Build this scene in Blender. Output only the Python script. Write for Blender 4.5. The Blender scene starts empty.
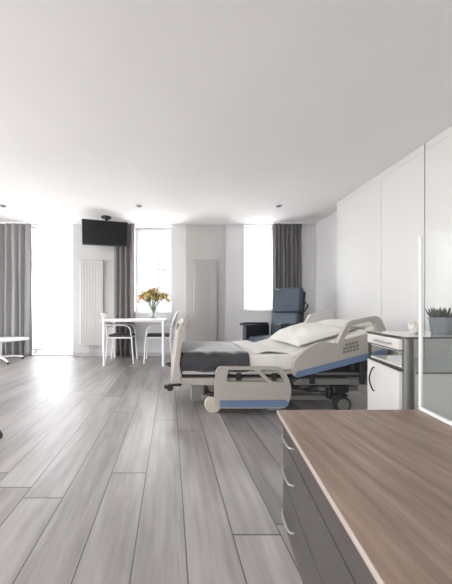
import bpy, bmesh, math, random
from mathutils import Vector, Matrix
random.seed(7)
PI = math.pi
sc = bpy.context.scene
C = sc.collection
H = 0.83            # eye height
CEIL = 2.60
BACK = 4.94
V = Vector

# ------------------------------------------------------------------ materials
MATS = {}
def mat(name, col, rough=0.5, metal=0.0, spec=0.5, noise=0.0, nscale=8.0, bump=0.0, bscale=200.0, sheen=0.0, stretch=(1, 1, 1), coat=0.0):
    m = bpy.data.materials.new(name); m.use_nodes = True
    nt = m.node_tree; b = nt.nodes['Principled BSDF']
    b.inputs['Base Color'].default_value = (*col, 1)
    b.inputs['Roughness'].default_value = rough
    b.inputs['Metallic'].default_value = metal
    b.inputs['Specular IOR Level'].default_value = spec
    if sheen:
        b.inputs['Sheen Weight'].default_value = sheen
        b.inputs['Sheen Roughness'].default_value = 0.4
    if coat: b.inputs['Coat Weight'].default_value = coat
    tc = nt.nodes.new('ShaderNodeTexCoord'); mp = nt.nodes.new('ShaderNodeMapping')
    mp.inputs['Scale'].default_value = stretch
    nt.links.new(tc.outputs['Object'], mp.inputs['Vector'])
    if noise:
        n = nt.nodes.new('ShaderNodeTexNoise'); n.inputs['Scale'].default_value = nscale; n.inputs['Detail'].default_value = 4
        nt.links.new(mp.outputs[0], n.inputs['Vector'])
        r = nt.nodes.new('ShaderNodeValToRGB')
        r.color_ramp.elements[0].position = 0.3; r.color_ramp.elements[1].position = 0.7
        r.color_ramp.elements[0].color = (*[c * (1 - noise) for c in col], 1)
        r.color_ramp.elements[1].color = (*[min(1, c * (1 + noise)) for c in col], 1)
        nt.links.new(n.outputs['Fac'], r.inputs['Fac']); nt.links.new(r.outputs['Color'], b.inputs['Base Color'])
    if bump:
        n = nt.nodes.new('ShaderNodeTexNoise'); n.inputs['Scale'].default_value = bscale; n.inputs['Detail'].default_value = 3
        nt.links.new(mp.outputs[0], n.inputs['Vector'])
        bp = nt.nodes.new('ShaderNodeBump'); bp.inputs['Strength'].default_value = bump; bp.inputs['Distance'].default_value = 0.01
        nt.links.new(n.outputs['Fac'], bp.inputs['Height']); nt.links.new(bp.outputs[0], b.inputs['Normal'])
    MATS[name] = m
    return m

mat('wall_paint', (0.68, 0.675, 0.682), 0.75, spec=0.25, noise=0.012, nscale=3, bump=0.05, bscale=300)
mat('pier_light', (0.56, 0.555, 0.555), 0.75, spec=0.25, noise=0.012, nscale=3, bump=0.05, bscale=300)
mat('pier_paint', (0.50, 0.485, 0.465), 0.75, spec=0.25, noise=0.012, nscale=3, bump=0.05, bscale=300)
mat('ceiling_paint', (0.88, 0.865, 0.855), 0.8, spec=0.2, noise=0.01, nscale=2, bump=0.03, bscale=250)
mat('white_lacquer', (0.78, 0.775, 0.76), 0.35, spec=0.4, noise=0.01, nscale=5)
mat('wardrobe_front', (0.68, 0.675, 0.66), 0.40, spec=0.5, coat=0.1, noise=0.008, nscale=2)
mat('window_plastic', (0.80, 0.80, 0.82), 0.4, noise=0.01)
mat('baseboard_white', (0.50, 0.49, 0.49), 0.5, noise=0.01)
mat('radiator_enamel', (0.56, 0.55, 0.53), 0.4, noise=0.01)
mat('radiator_enamel_beige', (0.46, 0.445, 0.425), 0.4, noise=0.01)
mat('white_metal', (0.80, 0.80, 0.80), 0.35, noise=0.01)
mat('table_white', (0.82, 0.82, 0.82), 0.3, noise=0.01)
mat('seat_black', (0.035, 0.037, 0.045), 0.6, bump=0.3, bscale=400, noise=0.1)
mat('black_plastic', (0.02, 0.02, 0.02), 0.45, noise=0.1)
mat('dark_metal', (0.06, 0.06, 0.062), 0.45, metal=0.5, noise=0.15)
mat('screen_glass', (0.012, 0.013, 0.014), 0.25, spec=0.3, noise=0.05, nscale=3)
mat('bed_beige', (0.40, 0.37, 0.335), 0.45, noise=0.015)
mat('bed_pale', (0.52, 0.50, 0.475), 0.45, noise=0.015)
mat('bed_blue', (0.135, 0.20, 0.32), 0.45, noise=0.02)
mat('bed_grey', (0.19, 0.187, 0.172), 0.5, noise=0.05)
mat('bed_cream', (0.50, 0.46, 0.40), 0.45, noise=0.02)
mat('icon_grey', (0.18, 0.175, 0.165), 0.5, noise=0.05)
mat('charcoal_blanket', (0.038, 0.038, 0.044), 0.65, spec=0.5, sheen=0.9, bump=0.5, bscale=60, noise=0.12, nscale=12)
mat('white_sheet', (0.74, 0.72, 0.69), 0.85, spec=0.2, bump=0.6, bscale=14, noise=0.02)
mat('pillow_white', (0.70, 0.685, 0.655), 0.85, spec=0.2, bump=0.7, bscale=11, noise=0.02)
mat('chair_blue', (0.045, 0.062, 0.085), 0.55, spec=0.4, bump=0.15, bscale=120, noise=0.06)
mat('chair_blue_light', (0.06, 0.083, 0.108), 0.5, spec=0.4, bump=0.15, bscale=120, noise=0.06)
mat('chair_navy', (0.022, 0.025, 0.038), 0.5, noise=0.1)
mat('cab_body', (0.62, 0.60, 0.575), 0.45, noise=0.015)
mat('edge_dark', (0.05, 0.045, 0.04), 0.5, noise=0.1)
mat('worktop_glass', (0.70, 0.70, 0.68), 0.15, coat=0.6, noise=0.01)
mat('edge_pale', (0.42, 0.36, 0.32), 0.45, noise=0.03)
mat('chest_dark', (0.07, 0.062, 0.058), 0.5, noise=0.1)
mat('steel', (0.42, 0.42, 0.41), 0.35, metal=0.8, noise=0.04, nscale=30)
mat('column_grey', (0.13, 0.13, 0.12), 0.4, metal=0.3, noise=0.05)
mat('ceramic_white', (0.58, 0.56, 0.52), 0.5, noise=0.05, nscale=40)
mat('pot_grey', (0.15, 0.17, 0.18), 0.8, noise=0.15, nscale=60, bump=0.4, bscale=150)
mat('succulent_green', (0.028, 0.042, 0.032), 0.55, noise=0.35, nscale=50)
mat('soil', (0.03, 0.025, 0.02), 0.95, noise=0.3, nscale=80)
mat('stem_green', (0.10, 0.17, 0.05), 0.5, noise=0.2, nscale=30)
mat('leaf_green', (0.12, 0.20, 0.07), 0.5, noise=0.25, nscale=30)
mat('petal_yellow', (0.80, 0.60, 0.22), 0.5, noise=0.12, nscale=30)
mat('petal_orange', (0.74, 0.38, 0.15), 0.5, noise=0.15, nscale=30)
mat('petal_cream', (0.82, 0.70, 0.45), 0.5, noise=0.1, nscale=30)
mat('stone_render', (0.078, 0.077, 0.076), 0.9, noise=0.04)
mat('far_window', (0.055, 0.058, 0.062), 0.3, noise=0.1)
mat('rail_metal', (0.45, 0.45, 0.46), 0.5, noise=0.05)

def cloth(name, col, transl=0.15):
    m = mat(name, col, 0.9, spec=0.1, noise=0.07, nscale=60, bump=0.2, bscale=300, stretch=(1, 1, 0.2))
    nt = m.node_tree; b = nt.nodes['Principled BSDF']
    t = nt.nodes.new('ShaderNodeBsdfTranslucent'); t.inputs['Color'].default_value = (*col, 1)
    mx = nt.nodes.new('ShaderNodeMixShader'); mx.inputs['Fac'].default_value = transl
    nt.links.new(b.outputs[0], mx.inputs[1]); nt.links.new(t.outputs[0], mx.inputs[2])
    nt.links.new(mx.outputs[0], nt.nodes['Material Output'].inputs['Surface'])
    return m
cloth('curtain_grey', (0.37, 0.365, 0.365), 0.2)
cloth('curtain_dark', (0.19, 0.183, 0.183), 0.15)
cloth('curtain_taupe', (0.26, 0.24, 0.235), 0.2)

def blind_mat():
    m = bpy.data.materials.new('sheer_blind'); m.use_nodes = True; nt = m.node_tree
    nt.nodes.remove(nt.nodes['Principled BSDF'])
    tr = nt.nodes.new('ShaderNodeBsdfTransparent')
    tl = nt.nodes.new('ShaderNodeBsdfTranslucent'); tl.inputs['Color'].default_value = (0.9, 0.9, 0.92, 1)
    df = nt.nodes.new('ShaderNodeBsdfDiffuse'); df.inputs['Color'].default_value = (0.85, 0.85, 0.87, 1)
    tc = nt.nodes.new('ShaderNodeTexCoord'); w = nt.nodes.new('ShaderNodeTexWave')
    w.inputs['Scale'].default_value = 60; nt.links.new(tc.outputs['Object'], w.inputs['Vector'])
    mr = nt.nodes.new('ShaderNodeMapRange'); mr.inputs['To Min'].default_value = 0.34; mr.inputs['To Max'].default_value = 0.42
    nt.links.new(w.outputs['Fac'], mr.inputs['Value'])
    m1 = nt.nodes.new('ShaderNodeMixShader'); m1.inputs['Fac'].default_value = 0.35
    nt.links.new(tl.outputs[0], m1.inputs[1]); nt.links.new(df.outputs[0], m1.inputs[2])
    m2 = nt.nodes.new('ShaderNodeMixShader'); nt.links.new(mr.outputs[0], m2.inputs['Fac'])
    nt.links.new(tr.outputs[0], m2.inputs[1]); nt.links.new(m1.outputs[0], m2.inputs[2])
    nt.links.new(m2.outputs[0], nt.nodes['Material Output'].inputs['Surface'])
    MATS['sheer_blind'] = m
blind_mat()

def glass_mat(name, tint, frost, gloss=0.06, frostcol=(0.8, 0.8, 0.8)):
    """thin architectural glass: lets light straight through, a little reflection and body colour"""
    m = bpy.data.materials.new(name); m.use_nodes = True; nt = m.node_tree
    nt.nodes.remove(nt.nodes['Principled BSDF'])
    tr = nt.nodes.new('ShaderNodeBsdfTransparent'); tr.inputs['Color'].default_value = (*tint, 1)
    gl = nt.nodes.new('ShaderNodeBsdfGlossy'); gl.inputs['Roughness'].default_value = 0.05
    df = nt.nodes.new('ShaderNodeBsdfDiffuse'); df.inputs['Color'].default_value = (*frostcol, 1)
    tl = nt.nodes.new('ShaderNodeBsdfTranslucent'); tl.inputs['Color'].default_value = (*frostcol, 1)
    fr = nt.nodes.new('ShaderNodeFresnel'); fr.inputs['IOR'].default_value = 1.25
    nz = nt.nodes.new('ShaderNodeTexNoise'); nz.inputs['Scale'].default_value = 3
    mr = nt.nodes.new('ShaderNodeMapRange'); mr.inputs['To Min'].default_value = frost * 0.9; mr.inputs['To Max'].default_value = frost * 1.1
    nt.links.new(nz.outputs['Fac'], mr.inputs['Value'])
    a = nt.nodes.new('ShaderNodeMixShader'); a.inputs['Fac'].default_value = 0.4
    nt.links.new(df.outputs[0], a.inputs[1]); nt.links.new(tl.outputs[0], a.inputs[2])
    b = nt.nodes.new('ShaderNodeMixShader'); nt.links.new(mr.outputs[0], b.inputs['Fac'])
    nt.links.new(tr.outputs[0], b.inputs[1]); nt.links.new(a.outputs[0], b.inputs[2])
    c = nt.nodes.new('ShaderNodeMixShader');
    ge = nt.nodes.new('ShaderNodeNewGeometry'); inv = nt.nodes.new('ShaderNodeMath'); inv.operation = 'SUBTRACT'; inv.inputs[0].default_value = 1
    nt.links.new(ge.outputs['Backfacing'], inv.inputs[1])
    mu = nt.nodes.new('ShaderNodeMath'); mu.operation = 'MULTIPLY'
    nt.links.new(inv.outputs[0], mu.inputs[0]); nt.links.new(fr.outputs[0], mu.inputs[1]); nt.links.new(mu.outputs[0], c.inputs['Fac'])
    nt.links.new(b.outputs[0], c.inputs[1]); nt.links.new(gl.outputs[0], c.inputs[2])
    nt.links.new(c.outputs[0], nt.nodes['Material Output'].inputs['Surface'])
    MATS[name] = m
glass_mat('window_glass', (0.97, 0.98, 0.98), 0.01)
glass_mat('screen_clear', (0.985, 0.99, 0.99), 0.025, frostcol=(0.70, 0.71, 0.71))
glass_mat('shelf_glass', (0.90, 0.92, 0.91), 0.25, frostcol=(0.75, 0.77, 0.76))
glass_mat('frosted_glass', (0.93, 0.95, 0.94), 0.6, frostcol=(0.94, 0.95, 0.94))
glass_mat('vase_glass', (0.96, 0.97, 0.965), 0.08)
glass_mat('water', (0.95, 0.97, 0.955), 0.08)

def floor_mat():
    m = bpy.data.materials.new('grey_laminate'); m.use_nodes = True; nt = m.node_tree; L = nt.links.new
    b = nt.nodes['Principled BSDF']
    tc = nt.nodes.new('ShaderNodeTexCoord')
    sp = nt.nodes.new('ShaderNodeSeparateXYZ'); L(tc.outputs['Object'], sp.inputs[0])
    def M(op, a, bb=None):
        n = nt.nodes.new('ShaderNodeMath'); n.operation = op
        for i, v in enumerate((a, bb)):
            if v is None: continue
            if isinstance(v, (int, float)): n.inputs[i].default_value = v
            else: L(v, n.inputs[i])
        return n.outputs[0]
    PW, PL = 0.18, 1.38
    xs = M('DIVIDE', M('ADD', sp.outputs['X'], 0.484 + PW * 60), PW)
    row = M('FLOOR', xs); fx = M('FRACT', xs)
    wn = nt.nodes.new('ShaderNodeTexWhiteNoise'); wn.noise_dimensions = '1D'; L(row, wn.inputs['W'])
    ys = M('ADD', M('DIVIDE', sp.outputs['Y'], PL), M('MULTIPLY', wn.outputs['Value'], 7.0))
    col = M('FLOOR', ys); fy = M('FRACT', ys)
    idv = nt.nodes.new('ShaderNodeCombineXYZ'); L(row, idv.inputs[0]); L(col, idv.inputs[1])
    w2 = nt.nodes.new('ShaderNodeTexWhiteNoise'); L(idv.outputs[0], w2.inputs['Vector'])
    # grain, offset per plank
    gv = nt.nodes.new('ShaderNodeCombineXYZ')
    L(M('MULTIPLY', sp.outputs['X'], 26.0), gv.inputs[0])
    L(M('ADD', M('MULTIPLY', sp.outputs['Y'], 2.0), M('MULTIPLY', w2.outputs['Value'], 50.0)), gv.inputs[1])
    g = nt.nodes.new('ShaderNodeTexNoise'); g.inputs['Scale'].default_value = 1.0; g.inputs['Detail'].default_value = 6; g.inputs['Roughness'].default_value = 0.62
    L(gv.outputs[0], g.inputs['Vector'])
    gv2 = nt.nodes.new('ShaderNodeCombineXYZ')
    L(M('MULTIPLY', sp.outputs['X'], 6.0), gv2.inputs[0])
    L(M('ADD', M('MULTIPLY', sp.outputs['Y'], 1.6), M('MULTIPLY', w2.outputs['Value'], 31.0)), gv2.inputs[1])
    g2 = nt.nodes.new('ShaderNodeTexNoise'); g2.inputs['Scale'].default_value = 1.0; g2.inputs['Detail'].default_value = 3
    L(gv2.outputs[0], g2.inputs['Vector'])
    s = M('ADD', M('ADD', M('MULTIPLY', g.outputs['Fac'], 0.55), M('MULTIPLY', g2.outputs['Fac'], 0.45)), M('MULTIPLY', M('SUBTRACT', w2.outputs['Value'], 0.5), 0.20))
    r = nt.nodes.new('ShaderNodeValToRGB'); L(s, r.inputs['Fac'])
    e = r.color_ramp.elements
    e[0].position = 0.30; e[0].color = (0.14, 0.124, 0.117, 1)
    e[1].position = 0.72; e[1].color = (0.44, 0.415, 0.40, 1)
    n = e.new(0.5); n.color = (0.28, 0.258, 0.248, 1)
    gapx = M('LESS_THAN', M('MINIMUM', fx, M('SUBTRACT', 1.0, fx)), 0.014)
    gapy = M('LESS_THAN', M('MINIMUM', fy, M('SUBTRACT', 1.0, fy)), 0.0022)
    gap = M('MAXIMUM', gapx, gapy)
    mx = nt.nodes.new('ShaderNodeMix'); mx.data_type = 'RGBA'
    L(gap, mx.inputs[0]); L(r.outputs['Color'], mx.inputs[6]); mx.inputs[7].default_value = (0.05, 0.045, 0.042, 1)
    L(mx.outputs[2], b.inputs['Base Color'])
    L(M('ADD', M('MULTIPLY', g.outputs['Fac'], 0.18), 0.36), b.inputs['Roughness'])
    bp = nt.nodes.new('ShaderNodeBump'); bp.inputs['Strength'].default_value = 0.25; bp.inputs['Distance'].default_value = 0.002
    L(M('SUBTRACT', M('MULTIPLY', g.outputs['Fac'], 0.5), gap), bp.inputs['Height']); L(bp.outputs[0], b.inputs['Normal'])
    b.inputs['Specular IOR Level'].default_value = 0.8; b.inputs['Coat Weight'].default_value = 0.9; b.inputs['Coat Roughness'].default_value = 0.42
    MATS['floor'] = m
floor_mat()

def wood_mat():
    m = bpy.data.materials.new('walnut_laminate'); m.use_nodes = True; nt = m.node_tree; L = nt.links.new
    b = nt.nodes['Principled BSDF']; tc = nt.nodes.new('ShaderNodeTexCoord')
    mp = nt.nodes.new('ShaderNodeMapping'); mp.inputs['Scale'].default_value = (22, 2.2, 6); mp.inputs['Rotation'].default_value = (0, 0, math.radians(28))
    L(tc.outputs['Object'], mp.inputs[0])
    n = nt.nodes.new('ShaderNodeTexNoise'); n.inputs['Scale'].default_value = 1.6; n.inputs['Detail'].default_value = 7; n.inputs['Roughness'].default_value = 0.65
    L(mp.outputs[0], n.inputs['Vector'])
    r = nt.nodes.new('ShaderNodeValToRGB'); e = r.color_ramp.elements
    e[0].position = 0.3; e[0].color = (0.17, 0.115, 0.088, 1); e[1].position = 0.72; e[1].color = (0.38, 0.28, 0.22, 1)
    L(n.outputs['Fac'], r.inputs[0]); L(r.outputs[0], b.inputs['Base Color'])
    b.inputs['Roughness'].default_value = 0.38
    MATS['walnut'] = m
wood_mat()

# ------------------------------------------------------------------ mesh helpers
def box(bm, c, s, M=None):
    m = Matrix.Translation(c) @ Matrix.Diagonal((*s, 1))
    if M is not None: m = M @ m
    return bmesh.ops.create_cube(bm, size=1, matrix=m)
def bb(bm, x0, x1, y0, y1, z0, z1):
    return box(bm, ((x0 + x1) / 2, (y0 + y1) / 2, (z0 + z1) / 2), (x1 - x0, y1 - y0, z1 - z0))
def cyl(bm, a, b, r, r2=None, n=20):
    a, b = V(a), V(b); d = b - a
    m = Matrix.Translation((a + b) / 2) @ d.to_track_quat('Z', 'Y').to_matrix().to_4x4()
    bmesh.ops.create_cone(bm, cap_ends=True, segments=n, radius1=r, radius2=r if r2 is None else r2, depth=d.length, matrix=m)
def tube(bm, pts, r, n=10, closed=False):
    """round tube swept along a polyline with parallel frames"""
    pts = [V(p) for p in pts]; N = len(pts); rings = []; up = None
    for i, p in enumerate(pts):
        a = pts[i - 1] if (i > 0 or closed) else p
        b = pts[(i + 1) % N] if (i < N - 1 or closed) else p
        t = (b - a).normalized()
        if up is None:
            up = t.orthogonal().normalized()
        up = (up - t * up.dot(t)).normalized()
        s = t.cross(up)
        rr = r[i] if isinstance(r, (list, tuple)) else r
        rings.append([bm.verts.new(p + (up * math.cos(2 * PI * k / n) + s * math.sin(2 * PI * k / n)) * rr) for k in range(n)])
    for i in range(N if closed else N - 1):
        A, B = rings[i], rings[(i + 1) % N]
        for k in range(n):
            try: bm.faces.new((A[k], A[(k + 1) % n], B[(k + 1) % n], B[k]))
            except ValueError: pass
    if not closed:
        bm.faces.new(rings[0][::-1]); bm.faces.new(rings[-1])
def smooth_path(pts, k=6):
    """Catmull-Rom through the points"""
    P = [V(p) for p in pts]; P = [P[0] * 2 - P[1]] + P + [P[-1] * 2 - P[-2]]; out = []
    for i in range(1, len(P) - 2):
        for j in range(k):
            t = j / k
            out.append(0.5 * ((2 * P[i]) + (P[i + 1] - P[i - 1]) * t + (2 * P[i - 1] - 5 * P[i] + 4 * P[i + 1] - P[i + 2]) * t * t + (3 * P[i] - P[i - 1] - 3 * P[i + 1] + P[i + 2]) * t ** 3))
    out.append(P[-2]); return out
def lathe(bm, prof, c=(0, 0, 0), n=32, M=None, ribs=0, ribamp=0.0):
    c = V(c); rings = []
    for r, z in prof:
        ring = []
        for k in range(n):
            a = 2 * PI * k / n
            rr = max(r, 1e-4) * (1 + ribamp * math.cos(ribs * a))
            p = V((rr * math.cos(a), rr * math.sin(a), z))
            if M is not None: p = M @ p
            ring.append(bm.verts.new(c + p))
        rings.append(ring)
    for A, B in zip(rings, rings[1:]):
        for k in range(n): bm.faces.new((A[k], A[(k + 1) % n], B[(k + 1) % n], B[k]))
    bm.faces.new(rings[0][::-1]); bm.faces.new(rings[-1])
def fillet(poly, r, n=5):
    """round the corners of a 2D polygon"""
    out = []; N = len(poly)
    for i in range(N):
        p0, p, p1 = V(poly[i - 1]), V(poly[i]), V(poly[(i + 1) % N])
        rr = r[i] if isinstance(r, (list, tuple)) else r
        a = (p0 - p); b = (p1 - p); d = min(rr, a.length * 0.45, b.length * 0.45)
        if d < 1e-5: out.append(tuple(p)); continue
        A = p + a.normalized() * d; B = p + b.normalized() * d
        for k in range(n + 1):
            t = k / n; q = A * (1 - t) ** 2 + p * 2 * t * (1 - t) + B * t * t
            out.append((q.x, q.y))
    return out
def plate(bm, outer, holes, y0, y1):
    """XZ outline with holes, given thickness between y0 and y1"""
    cu = bpy.data.curves.new('tmp', 'CURVE'); cu.dimensions = '2D'; cu.fill_mode = 'BOTH'
    for poly in [outer] + list(holes):
        s = cu.splines.new('POLY'); s.points.add(len(poly) - 1)
        for k, (x, z) in enumerate(poly): s.points[k].co = (x, z, 0, 1)
        s.use_cyclic_u = True
    cu.extrude = abs(y1 - y0) / 2
    ob = bpy.data.objects.new('tmp', cu)
    me = bpy.data.meshes.new_from_object(ob)
    me.transform(Matrix.Translation((0, (y0 + y1) / 2, 0)) @ Matrix.Rotation(PI / 2, 4, 'X'))
    bm.from_mesh(me)
    bpy.data.objects.remove(ob); bpy.data.curves.remove(cu); bpy.data.meshes.remove(me)
    bmesh.ops.remove_doubles(bm, verts=bm.verts, dist=1e-5)
def prism(bm, poly, z0, z1):
    """XY outline between two heights"""
    lo = [bm.verts.new((x, y, z0)) for x, y in poly]; hi = [bm.verts.new((x, y, z1)) for x, y in poly]
    bm.faces.new(lo[::-1]); bm.faces.new(hi)
    n = len(poly)
    for i in range(n): bm.faces.new((lo[i], lo[(i + 1) % n], hi[(i + 1) % n], hi[i]))
def P(px, py, d, f=250.0):   # where a point measured in the photograph lies at distance d
    return ((px - 170) / f * d, H - (py - 314) / f * d)

def obj(name, bm, m, parent=None, bevel=0.0, smooth=True, subsurf=0, segs=2):
    me = bpy.data.meshes.new(name)
    bmesh.ops.recalc_face_normals(bm, faces=bm.faces)
    bm.to_mesh(me); bm.free()
    o = bpy.data.objects.new(name, me); C.objects.link(o)
    me.materials.append(MATS[m])
    if parent is not None:
        o.parent = parent
    if bevel:
        md = o.modifiers.new('bevel', 'BEVEL'); md.width = bevel; md.segments = segs; md.limit_method = 'ANGLE'; md.angle_limit = math.radians(40)
    if subsurf:
        md = o.modifiers.new('sub', 'SUBSURF'); md.levels = subsurf; md.render_levels = subsurf
    if smooth:
        me.polygons.foreach_set('use_smooth', [True] * len(me.polygons))
        try: me.set_sharp_from_angle(angle=math.radians(42))
        except Exception: pass
    return o
def nb(): return bmesh.new()
def tag(o, label, cat, group=None, kind=None):
    o['label'] = label; o['category'] = cat
    if group: o['group'] = group
    if kind: o['kind'] = kind
    return o
def thing(name, label, cat, loc=(0, 0, 0), rz=0, group=None):
    o = bpy.data.objects.new(name, None); C.objects.link(o); o.empty_display_size = 0.1
    o.location = loc; o.rotation_euler = (0, 0, rz)
    return tag(o, label, cat, group)
def struct(o):
    o['kind'] = 'structure'; return o
def copy_tree(o, parent=None):
    c = o.copy(); C.objects.link(c); c.parent = parent
    for ch in [x for x in list(bpy.data.objects) if x.parent == o]: copy_tree(ch, c)
    return c

# ------------------------------------------------------------------ room shell
XL, XR, XN, YF = -6.4, 2.865, 2.865, -2.4      # left wall, right wall, alcove wall, front wall
T = 0.30
b = nb(); bb(b, XL - T, XN + T, YF - T, BACK + T, -0.12, 0.0); o = struct(obj('floor', b, 'floor', smooth=False))
b = nb(); bb(b, XL - T, XN + T, YF - T, BACK + T, CEIL, CEIL + 0.15); struct(obj('ceiling', b, 'ceiling_paint', smooth=False))
WIN = [(-2.77, -1.915, 0.03, 2.585), (-0.705, 0.03, 0.85, 2.585), (1.465, 2.20, 0.885, 2.585)]
b = nb(); x = XL - T
for (x0, x1, z0, z1) in WIN:
    bb(b, x, x0, BACK, BACK + T, 0, CEIL)
    bb(b, x0, x1, BACK, BACK + T, 0, z0); bb(b, x0, x1, BACK, BACK + T, z1, CEIL)
    x = x1
bb(b, x, XR + 0.6, BACK, BACK + T, 0, CEIL)
struct(obj('wall_back', b, 'wall_paint', smooth=False))
b = nb(); bb(b, XR, XR + 0.3, YF - T, BACK, 0, CEIL); struct(obj('wall_right', b, 'wall_paint', smooth=False))
# left and front walls, with unseen openings added and sized for fill light
LW = [(-0.2, 1.3), (2.0, 3.4)]
b = nb(); y = YF - T
for (y0, y1) in LW:
    bb(b, XL - T, XL, y, y0, 0, CEIL); bb(b, XL - T, XL, y0, y1, 0, 0.3); bb(b, XL - T, XL, y0, y1, 2.4, CEIL); y = y1
bb(b, XL - T, XL, y, BACK, 0, CEIL); struct(obj('wall_left', b, 'wall_paint', smooth=False))
FW = (-3.4, -1.6, 0.9, 2.3)
b = nb()
bb(b, XL, FW[0], YF - T, YF, 0, CEIL); bb(b, FW[1], XN, YF - T, YF, 0, CEIL)
bb(b, FW[0], FW[1], YF - T, YF, 0, FW[2]); bb(b, FW[0], FW[1], YF - T, YF, FW[3], CEIL)
struct(obj('wall_front', b, 'wall_paint', smooth=False))
# wall piers behind the two radiators
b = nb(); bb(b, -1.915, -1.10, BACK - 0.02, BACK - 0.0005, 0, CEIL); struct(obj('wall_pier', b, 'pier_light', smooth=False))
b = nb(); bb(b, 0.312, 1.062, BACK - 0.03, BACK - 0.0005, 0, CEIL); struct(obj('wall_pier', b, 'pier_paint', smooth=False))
# baseboards
b = nb()
for x0, x1, yy in ((XL, -2.78, BACK), (-1.10, 0.31, BACK), (-1.915, -1.10, BACK - 0.02), (0.31, 1.06, BACK - 0.03), (1.06, XR, BACK)):
    bb(b, x0, x1, yy - 0.014, yy - 0.0005, 0, 0.07)
struct(obj('baseboard_back', b, 'baseboard_white', bevel=0.003))
b = nb(); bb(b, XR - 0.014, XR - 0.0005, 3.98, BACK - 0.015, 0, 0.07); struct(obj('baseboard_right', b, 'baseboard_white', bevel=0.003))
# ceiling trim where the curtains' recessed rail runs
b = nb(); bb(b, XL, XR, BACK - 0.05, BACK - 0.031, CEIL - 0.012, CEIL - 0.0005); struct(obj('trim_1', b, 'window_plastic'))

def window(i, x0, x1, z0, z1, split=None, sill=True):
    fr = nb(); y0, y1 = BACK + 0.20, BACK + 0.27; w = 0.055
    bb(fr, x0, x0 + w, y0, y1, z0, z1); bb(fr, x1 - w, x1, y0, y1, z0, z1)
    bb(fr, x0 + w, x1 - w, y0, y1, z0, z0 + w); bb(fr, x0 + w, x1 - w, y0, y1, z1 - w, z1)
    w2 = 0.045; y2 = y0 - 0.015
    a0, a1, c0, c1 = x0 + w - 0.01, x1 - w + 0.01, z0 + w - 0.01, z1 - w + 0.01
    bb(fr, a0, a0 + w2, y2, y0 + 0.03, c0, c1); bb(fr, a1 - w2, a1, y2, y0 + 0.03, c0, c1)
    bb(fr, a0 + w2, a1 - w2, y2, y0 + 0.03, c0, c0 + w2); bb(fr, a0 + w2, a1 - w2, y2, y0 + 0.03, c1 - w2, c1)
    if split: bb(fr, a0 + w2, a1 - w2, y2, y0 + 0.03, split, split + 0.05)
    o = struct(obj('window_%d' % i, fr, 'window_plastic', bevel=0.004))
    g = nb(); bb(g, a0 + w2, a1 - w2, y0 + 0.01, y0 + 0.016, c0 + w2, c1 - w2); obj('pane', g, 'window_glass', o, smooth=False)
    if sill:
        s = nb(); bb(s, x0 - 0.0, x1 + 0.0, BACK - 0.03, y2 - 0.002, z0, z0 + 0.022); obj('sill', s, 'window_plastic', o, bevel=0.004)
    hd = nb(); hx = a1 - w2 / 2 if i != 3 else a0 + w2 / 2
    hz = (z0 + z1) / 2 - 0.15
    bb(hd, hx - 0.012, hx + 0.012, y2 - 0.010, y2, hz - 0.03, hz + 0.03); bb(hd, hx - 0.008, hx + 0.008, y2 - 0.03, y2 - 0.018, hz - 0.11, hz + 0.01); bb(hd, hx - 0.006, hx + 0.006, y2 - 0.02, y2, hz - 0.006, hz + 0.006)
    obj('window_handle', hd, 'window_plastic', o, bevel=0.002)
    return o
window(1, *WIN[0], sill=False)
window(2, *WIN[1], split=None)
window(3, *WIN[2])

def blind(x0, x1, ztop, zbot, label, yb=BACK + 0.03):
    t = thing('roller_blind', label, 'blind', ((x0 + x1) / 2, yb, ztop - 0.03))
    w = (x1 - x0) / 2
    r = nb(); cyl(r, (-w, 0, 0), (w, 0, 0), 0.016); obj('roller', r, 'window_plastic', t)
    s = nb(); bb(s, -w + 0.01, w - 0.01, 0.014, 0.0152, zbot - ztop + 0.04, 0.005); obj('blind_fabric', s, 'sheer_blind', t, smooth=False)
    k = nb(); bb(k, -w + 0.01, w - 0.01, 0.007, 0.022, zbot - ztop + 0.02, zbot - ztop + 0.04); obj('bottom_bar', k, 'rail_metal' if zbot < 0.5 else 'window_plastic', t, bevel=0.003)
blind(-2.765, -1.92, 2.575, 0.13, 'floor-length sheer white roller blind covering the tall window beside the grey left curtain')
blind(1.47, 2.19, 2.575, 0.93, 'sheer white roller blind in the window behind the blue recliner')

# the house across the street, seen pale through the middle window
t = thing('apartment_building', 'pale washed-out building across the street, seen through the window behind the flowers', 'building', (-1.0, 15.0, 0))
f = nb(); bb(f, -9, 9, 0, 3, -6, 6.5); obj('facade', f, 'stone_render', t, smooth=False)
for cx in (-6.1, -3.8, -1.5, 0.8, 3.1, 5.4):
    for cz in (-1.7, 1.5, 4.5):
        w_ = nb(); bb(w_, cx - 0.5, cx + 0.5, -0.04, -0.0, cz - 0.85, cz + 0.85); wo = obj('window', w_, 'far_window', t, smooth=False)
        w_ = nb(); bb(w_, cx - 0.62, cx + 0.62, -0.14, -0.001, cz - 1.0, cz - 0.87); obj('window_sill', w_, 'stone_render', wo, smooth=False)
r_ = nb(); bb(r_, -9, 9, -0.25, 3.2, 6.5, 6.8); obj('cornice', r_, 'stone_render', t)
# balcony railing just outside the middle window
b = nb(); yy = BACK + 0.42
for zz in (1.24,): bb(b, -0.75, 0.15, yy, yy + 0.03, zz, zz + 0.04)
bb(b, -0.75, 0.15, yy, yy + 0.03, 0.93, 0.96)
for k in range(9): bb(b, -0.70 + k * 0.10, -0.688 + k * 0.10, yy + 0.008, yy + 0.02, 0.95, 1.25)
bb(b, -0.75, -0.735, BACK + T, yy + 0.02, 1.24, 1.27); bb(b, 0.135, 0.15, BACK + T, yy + 0.02, 1.24, 1.27)
tag(obj('window_railing', b, 'window_plastic'), 'slim white railing outside the window behind the flowers', 'railing')

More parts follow.
